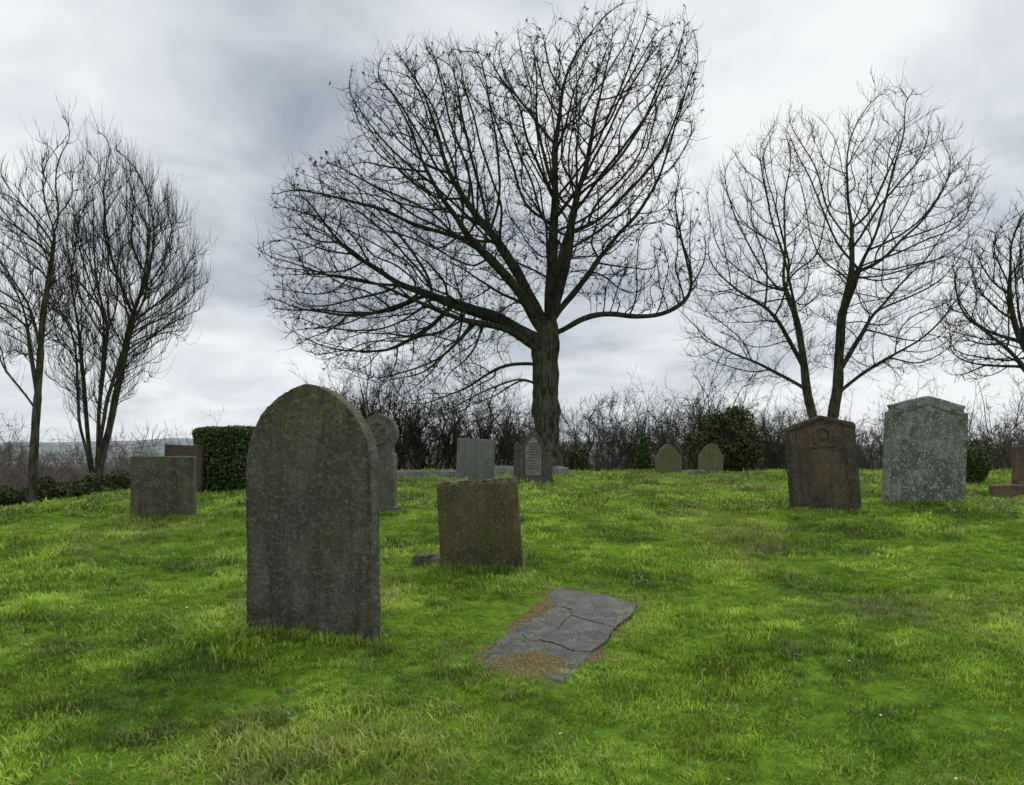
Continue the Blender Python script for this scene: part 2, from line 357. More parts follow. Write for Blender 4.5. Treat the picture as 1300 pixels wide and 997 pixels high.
# ------------------------------------------------------------------ flat ledger slab
mS=stone_mat('stone_slab',(.085,.09,.093),(.042,.045,.048),lich=(.25,.235,.17),lamt=.45,moss=(.10,.09,.045),mamt=.5,seed=33,stain=.0,rough=.48,bump=.5,slab_=True)
def slab():
    z0=[tz(*p) for p in SLAB]; 
    A=np.c_[SLAB,np.ones(4)]; co=np.linalg.lstsq(A,np.array(z0),rcond=None)[0]
    def uv(u,v):
        a=SLAB[0]*(1-v)+SLAB[1]*v; b=SLAB[3]*(1-v)+SLAB[2]*v
        return a*(1-u)+b*u
    pieces=[[(0,.03),(-.015,.3),(.02,.55),(.0,.98),(.10,1.01),(.291,.98),(.262,.82),(.302,.55),(.275,.3),(.360,.01),(.2,-.02)],
            [(.296,.98),(.268,.83),(.308,.56),(.305,.41),(.45,.475),(.56,.450),(.631,.470),(.602,.98),(.45,1.03)],
            [(.367,.01),(.281,.302),(.306,.390),(.45,.455),(.56,.430),(.638,.450),(.710,.38),(.721,.01),(.55,-.03)],
            [(.728,.01),(.717,.386),(.643,.466),(.609,.98),(.8,1.03),(.96,.99),(1.0,.62),(.97,.3),(.99,.03),(.85,-.02)]]
    bm=bmesh.new(); r=random.Random(4)
    for k_,pc in enumerate(pieces):
        pts=[]
        for i in range(len(pc)):
            a=np.array(uv(*pc[i])); b=np.array(uv(*pc[(i+1)%len(pc)])); L=np.hypot(*(b-a)); m=max(1,int(L/.06))
            for j in range(m):
                p=a+(b-a)*j/m; pts.append((p[0]+r.uniform(-.003,.003),p[1]+r.uniform(-.003,.003)))
        dz=[.0,.003,-.003,.001][k_]; sx,sy=r.uniform(-.008,.008),r.uniform(-.008,.008)
        c=np.mean(pts,0)
        top=lambda p:co[0]*p[0]+co[1]*p[1]+co[2]+.006+dz+sx*(p[0]-c[0])+sy*(p[1]-c[1])
        vs=[bm.verts.new((p[0]-SLABP[0],p[1]-SLABP[1],top(p))) for p in pts]
        f=bm.faces.new(vs); e=bmesh.ops.extrude_face_region(bm,geom=[f])
        for g in e['geom']:
            if isinstance(g,bmesh.types.BMVert): g.co.z-=.09
    bmesh.ops.recalc_face_normals(bm,faces=bm.faces)
    me=bpy.data.meshes.new('ledger_slab'); bm.to_mesh(me); bm.free(); me.materials.append(mS)
    ob=bpy.data.objects.new('broken_ledger_slab',me); COL.objects.link(ob); ob.location=(SLABP[0],SLABP[1],0)
    rr=ob.modifiers.new('r','REMESH'); rr.mode='VOXEL'; rr.voxel_size=.0045; rr.use_smooth_shade=True
    for t,s in ((T1,.014),(T2,.004)):
        d=ob.modifiers.new('d','DISPLACE'); d.texture=t; d.strength=s; d.mid_level=.5
slab()

# ------------------------------------------------------------------ trees
def norm(v): return v/np.maximum(np.linalg.norm(v,axis=-1,keepdims=True),1e-9)
def in_poly(px,pz,poly):
    ins=np.zeros(px.shape,bool); n=len(poly); dmin=np.full(px.shape,1e9)
    for i in range(n):
        x1,z1=poly[i]; x2,z2=poly[(i+1)%n]
        cond=((z1>pz)!=(z2>pz))&(px<(x2-x1)*(pz-z1)/((z2-z1)+1e-12)+x1); ins^=cond
        ex,ez=x2-x1,z2-z1; t=np.clip(((px-x1)*ex+(pz-z1)*ez)/(ex*ex+ez*ez),0,1)
        dmin=np.minimum(dmin,np.hypot(px-x1-t*ex,pz-z1-t*ez))
    return ins,dmin
def attractors(poly,n,depth,g,clump=0.):
    poly=np.array(poly); lo=poly.min(0); hi=poly.max(0); out=[]
    tot=0; ph=g.uniform(0,6.28,8)
    while tot<n:
        p=g.uniform(lo,hi,(n*2,2)); ins,d=in_poly(p[:,0],p[:,1],poly); p=p[ins]; d=d[ins]
        dm=depth*np.sqrt(np.clip(d/(depth*.9),.02,1))
        y=g.uniform(-1,1,len(p))*dm; x=p[:,0]; z=p[:,1]
        f=np.sin(x*1.7+ph[0]+np.sin(z*1.3+ph[1]))+np.sin(z*1.9+ph[2]+np.sin(y*1.5+ph[3]))+np.sin(y*1.8+ph[4]+np.sin(x*1.2+ph[5]))
        keep=g.uniform(0,1,len(p))>clump*sstep(-f,-.2,1.0)
        keep&=(d>.7*g.uniform(0,1,len(p))**1.5*(.6+.5*np.sin(x*3.1+z*2.3+ph[6])))
        out.append(np.c_[x,y,z][keep]); tot+=keep.sum()
    return np.concatenate(out)[:n]
def cut(l,f):
    l=np.array(l,float); s=np.r_[0,np.cumsum(np.linalg.norm(np.diff(l,axis=0),axis=1))]
    e=s[-1]*f; ss=np.r_[s[s<e],e]
    return np.stack([np.interp(ss,s,l[:,i]) for i in range(3)],1)
def grow(limbs,A,D,infl,kill,up,g,iters=120,jit=.18,wob=.05,inert=.6,cuts=.5):
    pos=[];par=[]
    for li,l in enumerate(limbs):
        f=1.
        if isinstance(l,tuple): l,f=l
        elif li>0: f=cuts
        l=cut(l,f)
        if li==0: pos.append(l[0]); par.append(-1); cur=0
        else:
            cur=int(np.argmin(np.linalg.norm(np.array(pos)-l[0],axis=1)))
        seg=np.linalg.norm(np.diff(l,axis=0),axis=1); s=np.r_[0,np.cumsum(seg)]
        m=max(2,int(s[-1]/D)); ss=np.linspace(0,s[-1],m+1)[1:]
        pts=np.stack([np.interp(ss,s,l[:,i]) for i in range(3)],1)
        w=np.cumsum(g.normal(0,wob*D*2.2,(m,3)),0); w-=np.linspace(0,1,m)[:,None]*w[-1]*.6
        if li==0: w*=.3
        for p in pts+w: pos.append(p); par.append(cur); cur=len(pos)-1
    P=np.array(pos); par=list(par); nch=np.zeros(len(P),int)
    for p in par[1:]: nch[p]+=1
    pd=np.zeros_like(P); pd[1:]=norm(P[1:]-P[par[1:]]); pd[0]=(0,0,1)
    alive=np.ones(len(A),bool); near=np.zeros(len(A),int); dist=np.full(len(A),1e9)
    def upd(s):
        nonlocal near,dist
        for c in range(s,len(P),400):
            blk=P[c:c+400]; ia=np.where(alive)[0]
            if len(ia)==0: return
            d=np.linalg.norm(A[ia][:,None]-blk[None],axis=2); j=d.argmin(1); dm=d[np.arange(len(ia)),j]
            b=dm<dist[ia]; dist[ia[b]]=dm[b]; near[ia[b]]=j[b]+c
        alive[dist<kill]=False
    upd(0)
    for it in range(iters):
        m=alive&(dist<infl)
        if m.sum()==0: break
        nn=near[m]; dv=norm(A[m]-P[nn]); S=np.zeros_like(P); np.add.at(S,nn,dv)
        nodes=np.unique(nn); nodes=nodes[nch[nodes]<3]
        if len(nodes)==0: break
        v=norm(S[nodes])+inert*pd[nodes]+g.normal(0,jit,(len(nodes),3)); v[:,2]+=up; v=norm(v)
        new=P[nodes]+D*v; s=len(P)
        P=np.r_[P,new]; pd=np.r_[pd,v]; par+=list(nodes); nch[nodes]+=1; nch=np.r_[nch,np.zeros(len(new),int)]
        if len(P)>32000: break
        upd(s)
    return P,np.array(par),pd
def tube(p,r,k_,rough=0.,g=None):
    n=len(p); t=np.gradient(p,axis=0); t=norm(t)
    ref=np.array([0,1.,0]) if abs(t[:,1]).mean()<.8 else np.array([1.,0,0])
    u=norm(np.cross(t,ref)); v=np.cross(t,u); a=np.arange(k_)*2*math.pi/k_
    rr=np.repeat(r[:,None],k_,1)
    if rough:
        zz=np.arange(n)[:,None]
        rr=rr*(1+rough*(np.sin(a*3+zz*.35)+.8*np.sin(a*5-zz*.9+1)+.6*np.sin(a*2+zz*1.9)))
    V=p[:,None]+rr[:,:,None]*(np.cos(a)[None,:,None]*u[:,None]+np.sin(a)[None,:,None]*v[:,None])
    i=np.arange(n-1)[:,None]*k_; j=np.arange(k_)[None]; j2=(j+1)%k_
    Qd=np.stack([i+j,i+j2,i+k_+j2,i+k_+j],-1).reshape(-1,4)
    return V.reshape(-1,3),Qd
def prisms(a,b,ra,rb,k_=3):
    t=norm(b-a); ref=np.where(np.abs(t[:,1:2])<.8,np.array([[0,1.,0]]),np.array([[1.,0,0]]))
    u=norm(np.cross(t,ref)); v=np.cross(t,u); an=np.arange(k_)*2*math.pi/k_
    off=np.cos(an)[None,:,None]*u[:,None]+np.sin(an)[None,:,None]*v[:,None]
    V=np.concatenate([a[:,None]+off*ra[:,None,None],b[:,None]+off*rb[:,None,None]],1).reshape(-1,3)
    i=np.arange(len(a))[:,None]*2*k_; j=np.arange(k_)[None]; j2=(j+1)%k_
    return V,np.stack([i+j,i+j2,i+k_+j2,i+k_+j],-1).reshape(-1,4)
def twigs(base,d,L,r,g,nseg=3,up=.25,jit=.25):
    out=[];p=base.copy();n=len(p); L=L[:,None]/nseg
    nodes=[];dirs=[]
    for s in range(nseg):
        q=p+d*L; out.append((p,q,r*(1-.5*s/nseg),r*(1-.5*(s+1)/nseg)))
        nodes.append(q);dirs.append(d)
        p=q; d=d+g.normal(0,jit,(n,3)); d[:,2]+=up; d=norm(d)
    a=np.concatenate([o[0] for o in out]); b=np.concatenate([o[1] for o in out])
    return a,b,np.concatenate([o[2] for o in out]),np.concatenate([o[3] for o in out]),nodes,dirs
def tree(name,loc,limbs,poly,natt,depth,D,infl,kill,up,R,mat,seed,tip=.007,tw=1.6,twL=.5,twup=.3,flare=1.35,keys=0,wob=.05,inert=.6,cuts=.5,clump=.0,burr=()):
    g=np.random.default_rng(seed)
    A=attractors(poly,natt,depth,g,clump)
    P,par,pd=grow(limbs,A,D,infl,kill,up,g,wob=wob,inert=inert,cuts=cuts)
    n=len(P); cnt=np.ones(n); kids=[[] for _ in range(n)]
    for i in range(n-1,0,-1):
        kids[par[i]].append(i)
    leaf=np.array([len(k_)==0 for k_ in kids]); cnt=np.where(leaf,1.,0.12)
    for i in range(n-1,0,-1): cnt[par[i]]+=cnt[i]
    cnt=np.maximum(cnt,1)
    pw=math.log(R/tip)/math.log(cnt[0]); r=tip*cnt**pw
    main=np.array([max(k_,key=lambda c:cnt[c]) if k_ else -1 for k_ in kids])
    for _ in range(3):
        Pn=P.copy(); ok=(main>=0)&(np.arange(n)>0)
        Pn[ok]=.4*P[ok]+.3*P[par[ok]]+.3*P[main[ok]]; P=Pn
    zb=np.clip(1-(P[:,2])/1.2,0,1); r=r*(1+(flare-1)*zb**2)
    for bz,bw,ba in burr:
        r=r*(1+ba*np.exp(-((P[:,2]-bz)/bw)**2)*(r>.5*R))
    Vs=[];Qs=[];off=0
    def add(V,Qd):
        nonlocal off
        Vs.append(V);Qs.append(Qd+off);off+=len(V)
    starts=[(0,-1)]
    while starts:
        s,p=starts.pop(); ch=[s]
        while main[ch[-1]]>=0:
            c=ch[-1]
            for k_ in kids[c]:
                if k_!=main[c]: starts.append((k_,c))
            ch.append(main[c])
        ii=np.array(ch); pts=P[ii]; rr=r[ii]
        if p>=0: pts=np.r_[P[p][None],pts]; rr=np.r_[min(r[p],rr[0]*1.35),rr]
        if len(pts)<2: continue
        mx=rr.max(); add(*tube(pts,rr,16 if mx>.15 else 7 if mx>.05 else 4 if mx>.02 else 3,rough=.05 if mx>.1 else 0.))
    thin=np.where(r<.03)[0]; thin=thin[P[thin,2]>1.0]
    m=int(len(thin)*tw); b=g.choice(thin,m)
    d=norm(pd[b]*.8+g.normal(0,.45,(m,3))+np.array([0,0,twup])); L=g.uniform(.3,1,m)**1.3*twL
    a1,b1,ra,rb,nodes,dirs=twigs(P[b],d,L,np.full(m,tip*.8),g,3,up=twup)
    add(*prisms(a1,b1,ra,rb))
    nb=np.concatenate(nodes); dbb=np.concatenate(dirs); m2=int(len(b)*.6); ix=g.integers(0,len(nb),m2)
    d=norm(dbb[ix]*.7+g.normal(0,.45,(m2,3))+np.array([0,0,twup])); L=g.uniform(.3,1,m2)*twL*.5
    a2,b2,ra,rb,nodes2,_=twigs(nb[ix],d,L,np.full(m2,tip*.62),g,2,up=twup)
    add(*prisms(a2,b2,ra,rb))
    if keys:
        e=nodes[-1][g.integers(0,len(nodes[-1]),keys)]
        for _ in range(5):
            dd=norm(g.normal(0,.5,(keys,3))+np.array([0,0,-.5])); add(*prisms(e,e+dd*g.uniform(.05,.12,(keys,1)),np.full(keys,.013),np.full(keys,.008)))
    ob=mesh_obj(name,np.concatenate(Vs),np.concatenate(Qs),[mat])
    ob.location=(loc[0],loc[1],tz(*loc)); print(name,n,len(ob.data.polygons))
    return ob

bk=bark_mat('bark_dark',(.035,.031,.026),(.10,.092,.075),(.10,.115,.05),.5)
bk2=bark_mat('bark_green',(.05,.048,.035),(.11,.105,.08),(.12,.13,.06),.5)
main_poly=[(-1.5,13.0),(-.6,13.6),(.1,13.2),(1.8,14.1),(3.0,13.8),(3.7,13.5),(4.4,13.7),(4.9,12.2),(4.5,10.8),(4.5,9.9),(4.0,9.1),(4.4,8.1),(4.95,6.5),(4.65,5.4),(3.7,4.8),(2,4.9),(1.1,5.2),(.1,5.4),(-.8,4.1),(-1.3,2.0),(-3.2,1.5),(-5.1,2.1),(-5.6,2.9),(-6.5,3.0),(-7.8,3.8),(-8.6,5),(-8.3,5.9),(-8.9,6.7),(-8.2,7.5),(-8.6,8.5),(-7.4,9.2),(-6.4,9.6),(-6.0,10.6),(-6.3,11.6),(-5.2,12.2),(-3.9,13.2),(-2.8,12.7)]
main_limbs=[[(0,0,-.3),(0,0,1),(-.07,0,2.5),(-.02,0,3.9),(.08,0,4.6)],
 [(.1,0,4.5),(.6,.2,6.2),(.85,.5,8.1),(1.2,.8,10),(1.7,.8,12)],
 [(0,0,4.6),(.1,-.5,7),(.25,-.9,9.5),(-.1,-1.3,12)],
 [(-.1,0,4.4),(-.8,.3,6),(-1.8,.8,7.7),(-2.8,1.1,9.6),(-3.6,1.2,11.2)],
 [(-.1,0,4.1),(-1,-.5,5.6),(-2.3,-1.2,6.8),(-4.2,-1.8,7.8),(-6.2,-2,8.4)],
 [(-.1,0,3.9),(-1.5,.2,4.7),(-3.5,.6,5.4),(-5.8,.6,5.5),(-7.6,.3,5.4)],
 [(-.1,0,3.6),(-1.2,-.8,4.3),(-2.8,-1.6,4.4),(-4.6,-2,3.6),(-5.8,-2,3.0)],
 ([(.1,0,4.1),(1.0,-.2,4.8),(1.7,-.3,4.95),(2.5,-.4,4.75),(3.4,-.5,4.8),(4.1,-.5,5.2),(4.6,-.3,6.3)],.8),
 [(.1,0,4.6),(1.3,.8,6.2),(2.4,1.5,8.0),(3.4,2,10.2)],
 [(0,0,4.5),(.2,1.8,6),(0,3.2,8),(-.5,4,10)],
 [(0,0,4.5),(.3,-1.6,6),(.6,-2.8,8),(.6,-3.6,9.6)],
 [(-.1,0,4.1),(-.8,1.5,5.4),(-2.2,3,6.2),(-4,3.8,6.8)],
 ([(-.05,0,3.3),(-1.2,.5,3.4),(-2.4,.9,2.9)],.45),
 ([(-.05,0,2.6),(-.8,-.5,2.9),(-1.7,-.9,2.6)],.5)]
tree('bare_tree',(1.08,24.4),main_limbs,main_poly,9000,4.0,.19,2.6,.25,.08,.385,bk,3,tip=.0078,tw=1.5,twL=.65,keys=1200,cuts=.42,clump=.65,burr=((1.95,.16,.2),(3.9,.5,.12),(2.9,.1,.1)),flare=1.5)
rp=[(1.6,12.9),(3.1,11.5),(4.5,10.2),(5.3,9.2),(4.8,6.9),(5.0,5.1),(3.9,3.3),(2.1,2.6),(.3,3.3),(-1.2,2.6),(-3,2.8),(-4.5,3.8),(-4.9,5.6),(-4,7.6),(-3.8,9.7),(-2.5,11),(-1,11.7),(.3,11.2)]
rl=[[(0,0,-.3),(-.1,0,.8),(-.5,.1,2.4),(-.7,.2,4.3),(-.9,.3,5.8)],
 ([(0,0,.6),(.25,-.1,2),(.4,-.2,4.1),(.8,-.2,6.6),(1.2,-.3,9.2)],.7),
 [(-.6,.1,3.4),(-1.8,-.5,5),(-3,-1,6.4),(-3.6,-1.2,8)],
 [(-.6,.1,2.8),(-1.8,.6,3.6),(-3.2,1,4.2),(-4.2,1,4.6)],
 [(.35,-.2,3.2),(1.4,.5,4.8),(2.6,1,6.4),(3.8,1.2,8.4)],
 [(.3,-.1,2.6),(1.6,-.9,3.6),(3,-1.5,4.6),(4.4,-1.6,5.6)],
 [(.5,-.2,5),(.6,-1.6,6.8),(.6,-2.6,8.6)],[(-.8,.2,5),(-.8,1.8,6.8),(-.6,2.8,8.8)]]
tree('bare_tree',(10.1,26),rl,rp,3600,3.4,.22,2.8,.33,.12,.22,bk2,8,tip=.0072,tw=1.8,twL=.7,cuts=.4,clump=.55)
frp=[(-1,6.9),(-2.7,5.3),(-2.8,3.3),(-2.1,2.2),(0,3),(2.1,2.3),(2.7,5),(1.2,6.9)]
frl=[[(0,0,-.3),(0,0,1.2),(.1,0,2.2),(.2,0,3.2)],[(0,0,1.8),(-1,-.3,2.8),(-1.9,-.5,3.3),(-2.5,-.4,4)],[(.1,0,2.2),(-.8,.4,3.8),(-1.3,.6,5.4)],[(.1,0,2),(1.2,.4,3.4),(1.8,.3,5)]]
tree('bare_tree',(13.5,20),frl,frp,2600,2.4,.16,2.3,.23,.1,.2,bk,12,tip=.007,tw=1.9,twL=.5,cuts=.4,clump=.4)
l2p=[(.4,8.1),(1.0,7.3),(1.9,6.5),(2.5,5),(2.3,4.1),(1.3,2.9),(.3,1.6),(-.3,1.6),(-1.0,2.7),(-1.2,4.4),(-.7,6.2),(-.1,7.6)]
l2l=[[(0,0,-.3),(.05,0,.8),(.15,0,2.5),(.22,0,3.8)],
 ([(0,0,.2),(-.22,.1,1.2),(-.4,.2,2.8),(-.5,.2,4.6)],.8),
 ([(.02,0,.4),(.3,.1,1.8),(.6,.2,3.4),(.95,.3,5.2)],.8),
 ([(.05,0,.7),(.4,-.3,2.2),(.9,-.5,3.4),(1.5,-.6,4.6)],.7),
 ([(0,0,.3),(-.1,-.4,1.8),(-.1,-.6,3.6)],.9),([(0,0,.5),(.2,.5,2.2),(.3,.8,4)],.8),([(.02,0,.5),(.15,-.2,2.2),(.5,-.3,4.2)],.9)]
tree('bare_tree',(-9.35,18),l2l,l2p,2700,1.3,.13,1.3,.155,.7,.11,bk2,21,tip=.0045,tw=1.5,twL=.7,twup=.9,wob=.025,inert=1.3,clump=.5)
l1p=[(.8,7.3),(1.0,5.7),(.8,3.8),(.3,2.6),(-.6,2.7),(-1.2,3.5),(-1.5,4.8),(-.6,6.4),(0,6.3)]
l1l=[[(0,0,-.3),(.03,0,.8),(.12,0,2.1),(.22,0,3.6),(.45,0,5.2)],
 ([(.12,0,2.1),(-.15,.2,3.2),(-.4,.3,4.6)],.6),([(.2,0,2.9),(.1,-.4,4.2)],.7),([(.1,0,1.9),(-.5,-.1,2.7),(-.9,-.1,3.6)],.5)]
tree('bare_tree',(-8.97,15),l1l,l1p,1150,1.1,.12,1.2,.16,.55,.075,bk2,22,tip=.0042,tw=1.5,twL=.55,twup=.8,wob=.025,inert=1.1,clump=.6)

# ------------------------------------------------------------------ bare thicket behind the graveyard
def shrub(seed,H,stems,spread):
    g=np.random.default_rng(seed); Vs=[];Qs=[];off=0
    base=np.c_[g.normal(0,.3,stems),g.normal(0,.3,stems),np.zeros(stems)-.1]
    d=norm(np.c_[g.normal(0,spread,stems),g.normal(0,spread,stems),np.ones(stems)])
    L=g.uniform(.5,1,stems)*H; r=.028*H/3.5
    for lv,(ns,ch) in enumerate(((7,1.3),(5,1.25),(4,1.2),(3,0))):
        a,b,ra,rb,nodes,dirs=twigs(base,d,L,np.full(len(base),r),g,ns,up=.06,jit=.17+.03*lv)
        V,Qd=prisms(a,b,ra,rb,4 if lv==0 else 3); Vs.append(V);Qs.append(Qd+off);off+=len(V)
        if ch==0: break
        nb=np.concatenate(nodes); db=np.concatenate(dirs); LL=np.tile(L,ns)
        if lv==0: keep=np.arange(len(nb))>=len(base); nb,db,LL=nb[keep],db[keep],LL[keep]
        m=int(len(nb)*ch); ix=g.integers(0,len(nb),m)
        base=nb[ix]; d=norm(db[ix]*.7+g.normal(0,.5,(m,3))+np.array([0,0,.12])); L=LL[ix]*g.uniform(.25,.55,m); r*=.48
        r=max(r,.005)
    return np.concatenate(Vs),np.concatenate(Qs)
mt=bark_mat('twig_brown',(.085,.072,.055),(.15,.128,.098),simple=True)
mt2=bark_mat('twig_dark',(.05,.042,.034),(.092,.078,.062),simple=True)
mt3=bark_mat('twig_distant',(.14,.12,.10),(.21,.18,.15),simple=True)
variants=[]
for i in range(5):
    V,Qd=shrub(40+i,3.5,6+i,.42); variants.append((V,Qd))
def thicket(name,mat,items):
    par=bpy.data.objects.new(name,None); COL.objects.link(par)
    meshes=[]
    for i,(V,Qd) in enumerate(variants):
        o=mesh_obj(name+'_shrub_%d'%i,V,Qd,[mat]); o.parent=par; meshes.append(o)
    for n,(x,y,s,sz) in enumerate(items):
        v=n%5
        o=meshes[v] if n<5 else bpy.data.objects.new(name+'_shrub',meshes[v].data)
        if n>=5: COL.objects.link(o); o.parent=par
        o.location=(x,y,tz(x,y)-.05); o.rotation_euler=(0,0,random.uniform(0,6.28)); o.scale=(s,s,s*sz)
R_=random.Random(9)
it=[]
for x in np.arange(-6.6,-2.6,.5): it.append((x+R_.uniform(-.3,.3),27.5+R_.uniform(0,3),R_.uniform(.85,1.2),1.0))
for x in np.arange(-3.,.5,.8): it.append((x+R_.uniform(-.3,.3),29+R_.uniform(0,3),R_.uniform(.6,.9),1.0))
thicket('dark_thicket',mt2,it)
it=[]
for x in np.arange(-2,11,.68): it.append((x+R_.uniform(-.4,.4),29.0+R_.uniform(0,4),R_.uniform(.6,1.2),1.))
for x in np.arange(10,27,.8): it.append((x+R_.uniform(-.3,.3),29+R_.uniform(0,5),R_.uniform(.5,.85),1.))
for x in np.arange(-9,27,1.7): it.append((x+R_.uniform(-.8,.8),37+R_.uniform(0,5),R_.uniform(.8,1.35),1.))
thicket('brown_thicket',mt,it)
it=[]
for i in range(300):
    y=R_.uniform(40,150); x=R_.uniform(-.9,-.05)*y; H=2.0-tz(x,y)+R_.uniform(-1.4,.6)+(y/110 if x<-.62*y else 0); it.append((x,y,max(.7,H/3.8),R_.uniform(.85,1)))
for i in range(90):
    y=R_.uniform(45,110); x=R_.uniform(.0,.8)*y; H=2.9-tz(x,y)+R_.uniform(-1.6,1.2); it.append((x,y,max(.7,H/3.9),R_.uniform(.85,1)))
thicket('distant_woodland',mt3,it)

# ------------------------------------------------------------------ leafy evergreen shrubs
def bush(name,loc,size,n,leaf,mats,shape='ell',seed=0,rz=0,lump=.12):
    g=np.random.default_rng(seed); sx,sy,sz=size[0]/2,size[1]/2,size[2]
    d=norm(g.normal(0,1,(n,3)))
    if shape=='box':
        c=g.uniform(-1,1,(n,3)); ax_=g.integers(0,3,n); s=np.sign(g.uniform(-1,1,n)); c[np.arange(n),ax_]=s
        c=c/np.maximum(1,(np.abs(c)**8).sum(1)**(1/8.))[:,None]
        c=c*(1-np.abs(g.normal(0,.05,(n,1))))*(1+.03*np.sin(c[:,[1]]*7+c[:,[0]]*5)+.025*np.sin(c[:,[2]]*9+c[:,[0]]*6))
        pos=c*np.array([sx,sy,sz/2])+np.array([0,0,sz/2])
    elif shape=='cone':
        h=1-np.sqrt(g.uniform(0,1,n)); a=g.uniform(0,6.28,n); rr=(1-h)**.8*(g.uniform(.6,1,n))
        pos=np.c_[np.cos(a)*rr*sx,np.sin(a)*rr*sy,h*sz]
    else:
        ph=g.uniform(0,6.28,6)
        l=1+lump*(np.sin(d[:,0]*5+ph[0])+np.sin(d[:,1]*6+ph[1])+np.sin(d[:,2]*5+ph[2])+.7*np.sin(d[:,0]*11+d[:,2]*9+ph[3]))
        rr=l*g.uniform(.6,1,n)**.4
        pos=d*rr[:,None]*np.array([sx,sy,sz*.52])+np.array([0,0,sz*.48])
    pos+=.02*np.sin(pos[:,[1,2,0]]*9)
    keep=pos[:,2]>-.02; pos=pos[keep]; n=len(pos)
    t=norm(g.normal(0,1,(n,3))); u=norm(np.cross(t,norm(g.normal(0,1,(n,3))))); L=leaf*g.uniform(.6,1.3,n)[:,None]
    V=np.stack([pos-t*L,pos+u*L*.45,pos+t*L,pos-u*L*.45],1).reshape(-1,3)
    Qd=np.arange(4*n).reshape(-1,4); rnd=g.uniform(0,1,n)
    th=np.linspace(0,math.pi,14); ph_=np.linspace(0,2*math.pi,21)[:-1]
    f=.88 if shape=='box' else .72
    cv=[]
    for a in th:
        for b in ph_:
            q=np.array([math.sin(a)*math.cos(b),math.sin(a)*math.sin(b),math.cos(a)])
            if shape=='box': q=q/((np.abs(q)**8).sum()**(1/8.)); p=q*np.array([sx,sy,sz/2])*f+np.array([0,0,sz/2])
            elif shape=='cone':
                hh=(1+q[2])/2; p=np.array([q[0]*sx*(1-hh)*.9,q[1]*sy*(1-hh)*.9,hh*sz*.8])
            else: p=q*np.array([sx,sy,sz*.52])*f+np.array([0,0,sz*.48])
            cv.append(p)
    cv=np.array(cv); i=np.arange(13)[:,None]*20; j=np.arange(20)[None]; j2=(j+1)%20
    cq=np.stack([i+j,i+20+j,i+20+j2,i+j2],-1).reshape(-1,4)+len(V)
    ob=mesh_obj(name,np.r_[V,cv],np.r_[Qd,cq],mats,smooth=False,fattr={'rnd':np.r_[rnd,np.zeros(len(cq))]},matidx=np.r_[np.zeros(n),np.ones(len(cq))])
    ob.location=(*loc,tz(*loc)-.03); ob.rotation_euler[2]=math.radians(rz); return ob
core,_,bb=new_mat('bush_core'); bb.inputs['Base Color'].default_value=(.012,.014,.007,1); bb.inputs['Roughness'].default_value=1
lf=leaf_mat('leaf_dark',(.016,.035,.01),(.05,.095,.022),(.18,.25,.06))
lf2=leaf_mat('leaf_olive',(.03,.04,.015),(.075,.095,.025),(.18,.19,.07))
bush('box_hedge',(-4.75,14),(1.35,1.1,1.14),26000,.026,[lf,core],'box',1,rz=4)
bush('evergreen_shrub',(6.75,25.3),(2.0,1.8,1.95),14000,.06,[lf2,core],'ell',2,lump=.14)
bush('evergreen_shrub',(4.25,26),(.75,.7,1.35),4000,.05,[lf,core],'cone',3)
bush('evergreen_shrub',(2.2,27),(.7,.7,.9),2500,.05,[lf2,core],'ell',4,lump=.2)
bush('rounded_shrub',(9.2,16.2),(.78,.78,.80),9000,.026,[lf,core],'ell',5,lump=.03)
for i,(x,y,w,h) in enumerate([(-9.5,16.4,.8,.62),(-8.85,16.8,.9,.5),(-8.2,16.5,.9,.48),(-7.5,16.8,.7,.42),(-10.4,16.6,.9,.6)]):
    bush('low_shrub',(x,y),(w,.8,h),6000,.032,[lf if i%2 else lf2,core],'ell',10+i,lump=.16)
bush('evergreen_shrub',(13.2,24.5),(2.2,1.4,1.1),7000,.05,[lf2,core],'ell',31,lump=.2)

# ------------------------------------------------------------------ grass
gm=grass_mat()
tcoll=bpy.data.collections.new('grass_tufts')
def tuft(i,nb,rad,h0,h1,wid):
    g=np.random.default_rng(100+i)
    a=g.uniform(0,6.28,nb); rr=rad*np.sqrt(g.uniform(0,1,nb)); p=np.c_[rr*np.cos(a),rr*np.sin(a),np.full(nb,-.012)]
    az=g.uniform(0,6.28,nb); lean=g.uniform(.1,1.0,nb); H=g.uniform(h0,h1,nb); w=wid*g.uniform(.6,1.4,nb)
    dr=np.c_[np.cos(az),np.sin(az),np.zeros(nb)]; sd_=np.c_[-np.sin(az),np.cos(az),np.zeros(nb)]
    tw=g.uniform(-.8,.8,nb); 
    V=[];hh=[]
    lv=((0,.8),(.5,1),(1,.08))
    for s,(t,wf) in enumerate(lv):
        c=p+dr*(H*lean*t**2)[:,None]+np.array([0,0,1.])*(H*t*(1-.35*lean*t))[:,None]
        sv=sd_*np.cos(tw*t)[:,None]+dr*np.sin(tw*t)[:,None]
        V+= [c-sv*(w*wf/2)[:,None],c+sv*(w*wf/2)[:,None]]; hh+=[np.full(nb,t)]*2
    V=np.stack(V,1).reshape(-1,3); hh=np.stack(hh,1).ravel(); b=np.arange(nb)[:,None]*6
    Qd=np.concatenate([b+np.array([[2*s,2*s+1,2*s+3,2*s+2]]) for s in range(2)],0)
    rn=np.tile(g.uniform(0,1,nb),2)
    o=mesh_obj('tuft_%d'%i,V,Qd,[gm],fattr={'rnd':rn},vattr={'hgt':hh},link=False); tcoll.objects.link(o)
for i in range(4): tuft(i,65,.11,.020,.055,.0052)
for i in range(4,6): tuft(i,45,.055,.035,.09,.0055)
for i in range(6,8): tuft(i,55,.16,.025,.058,.010)
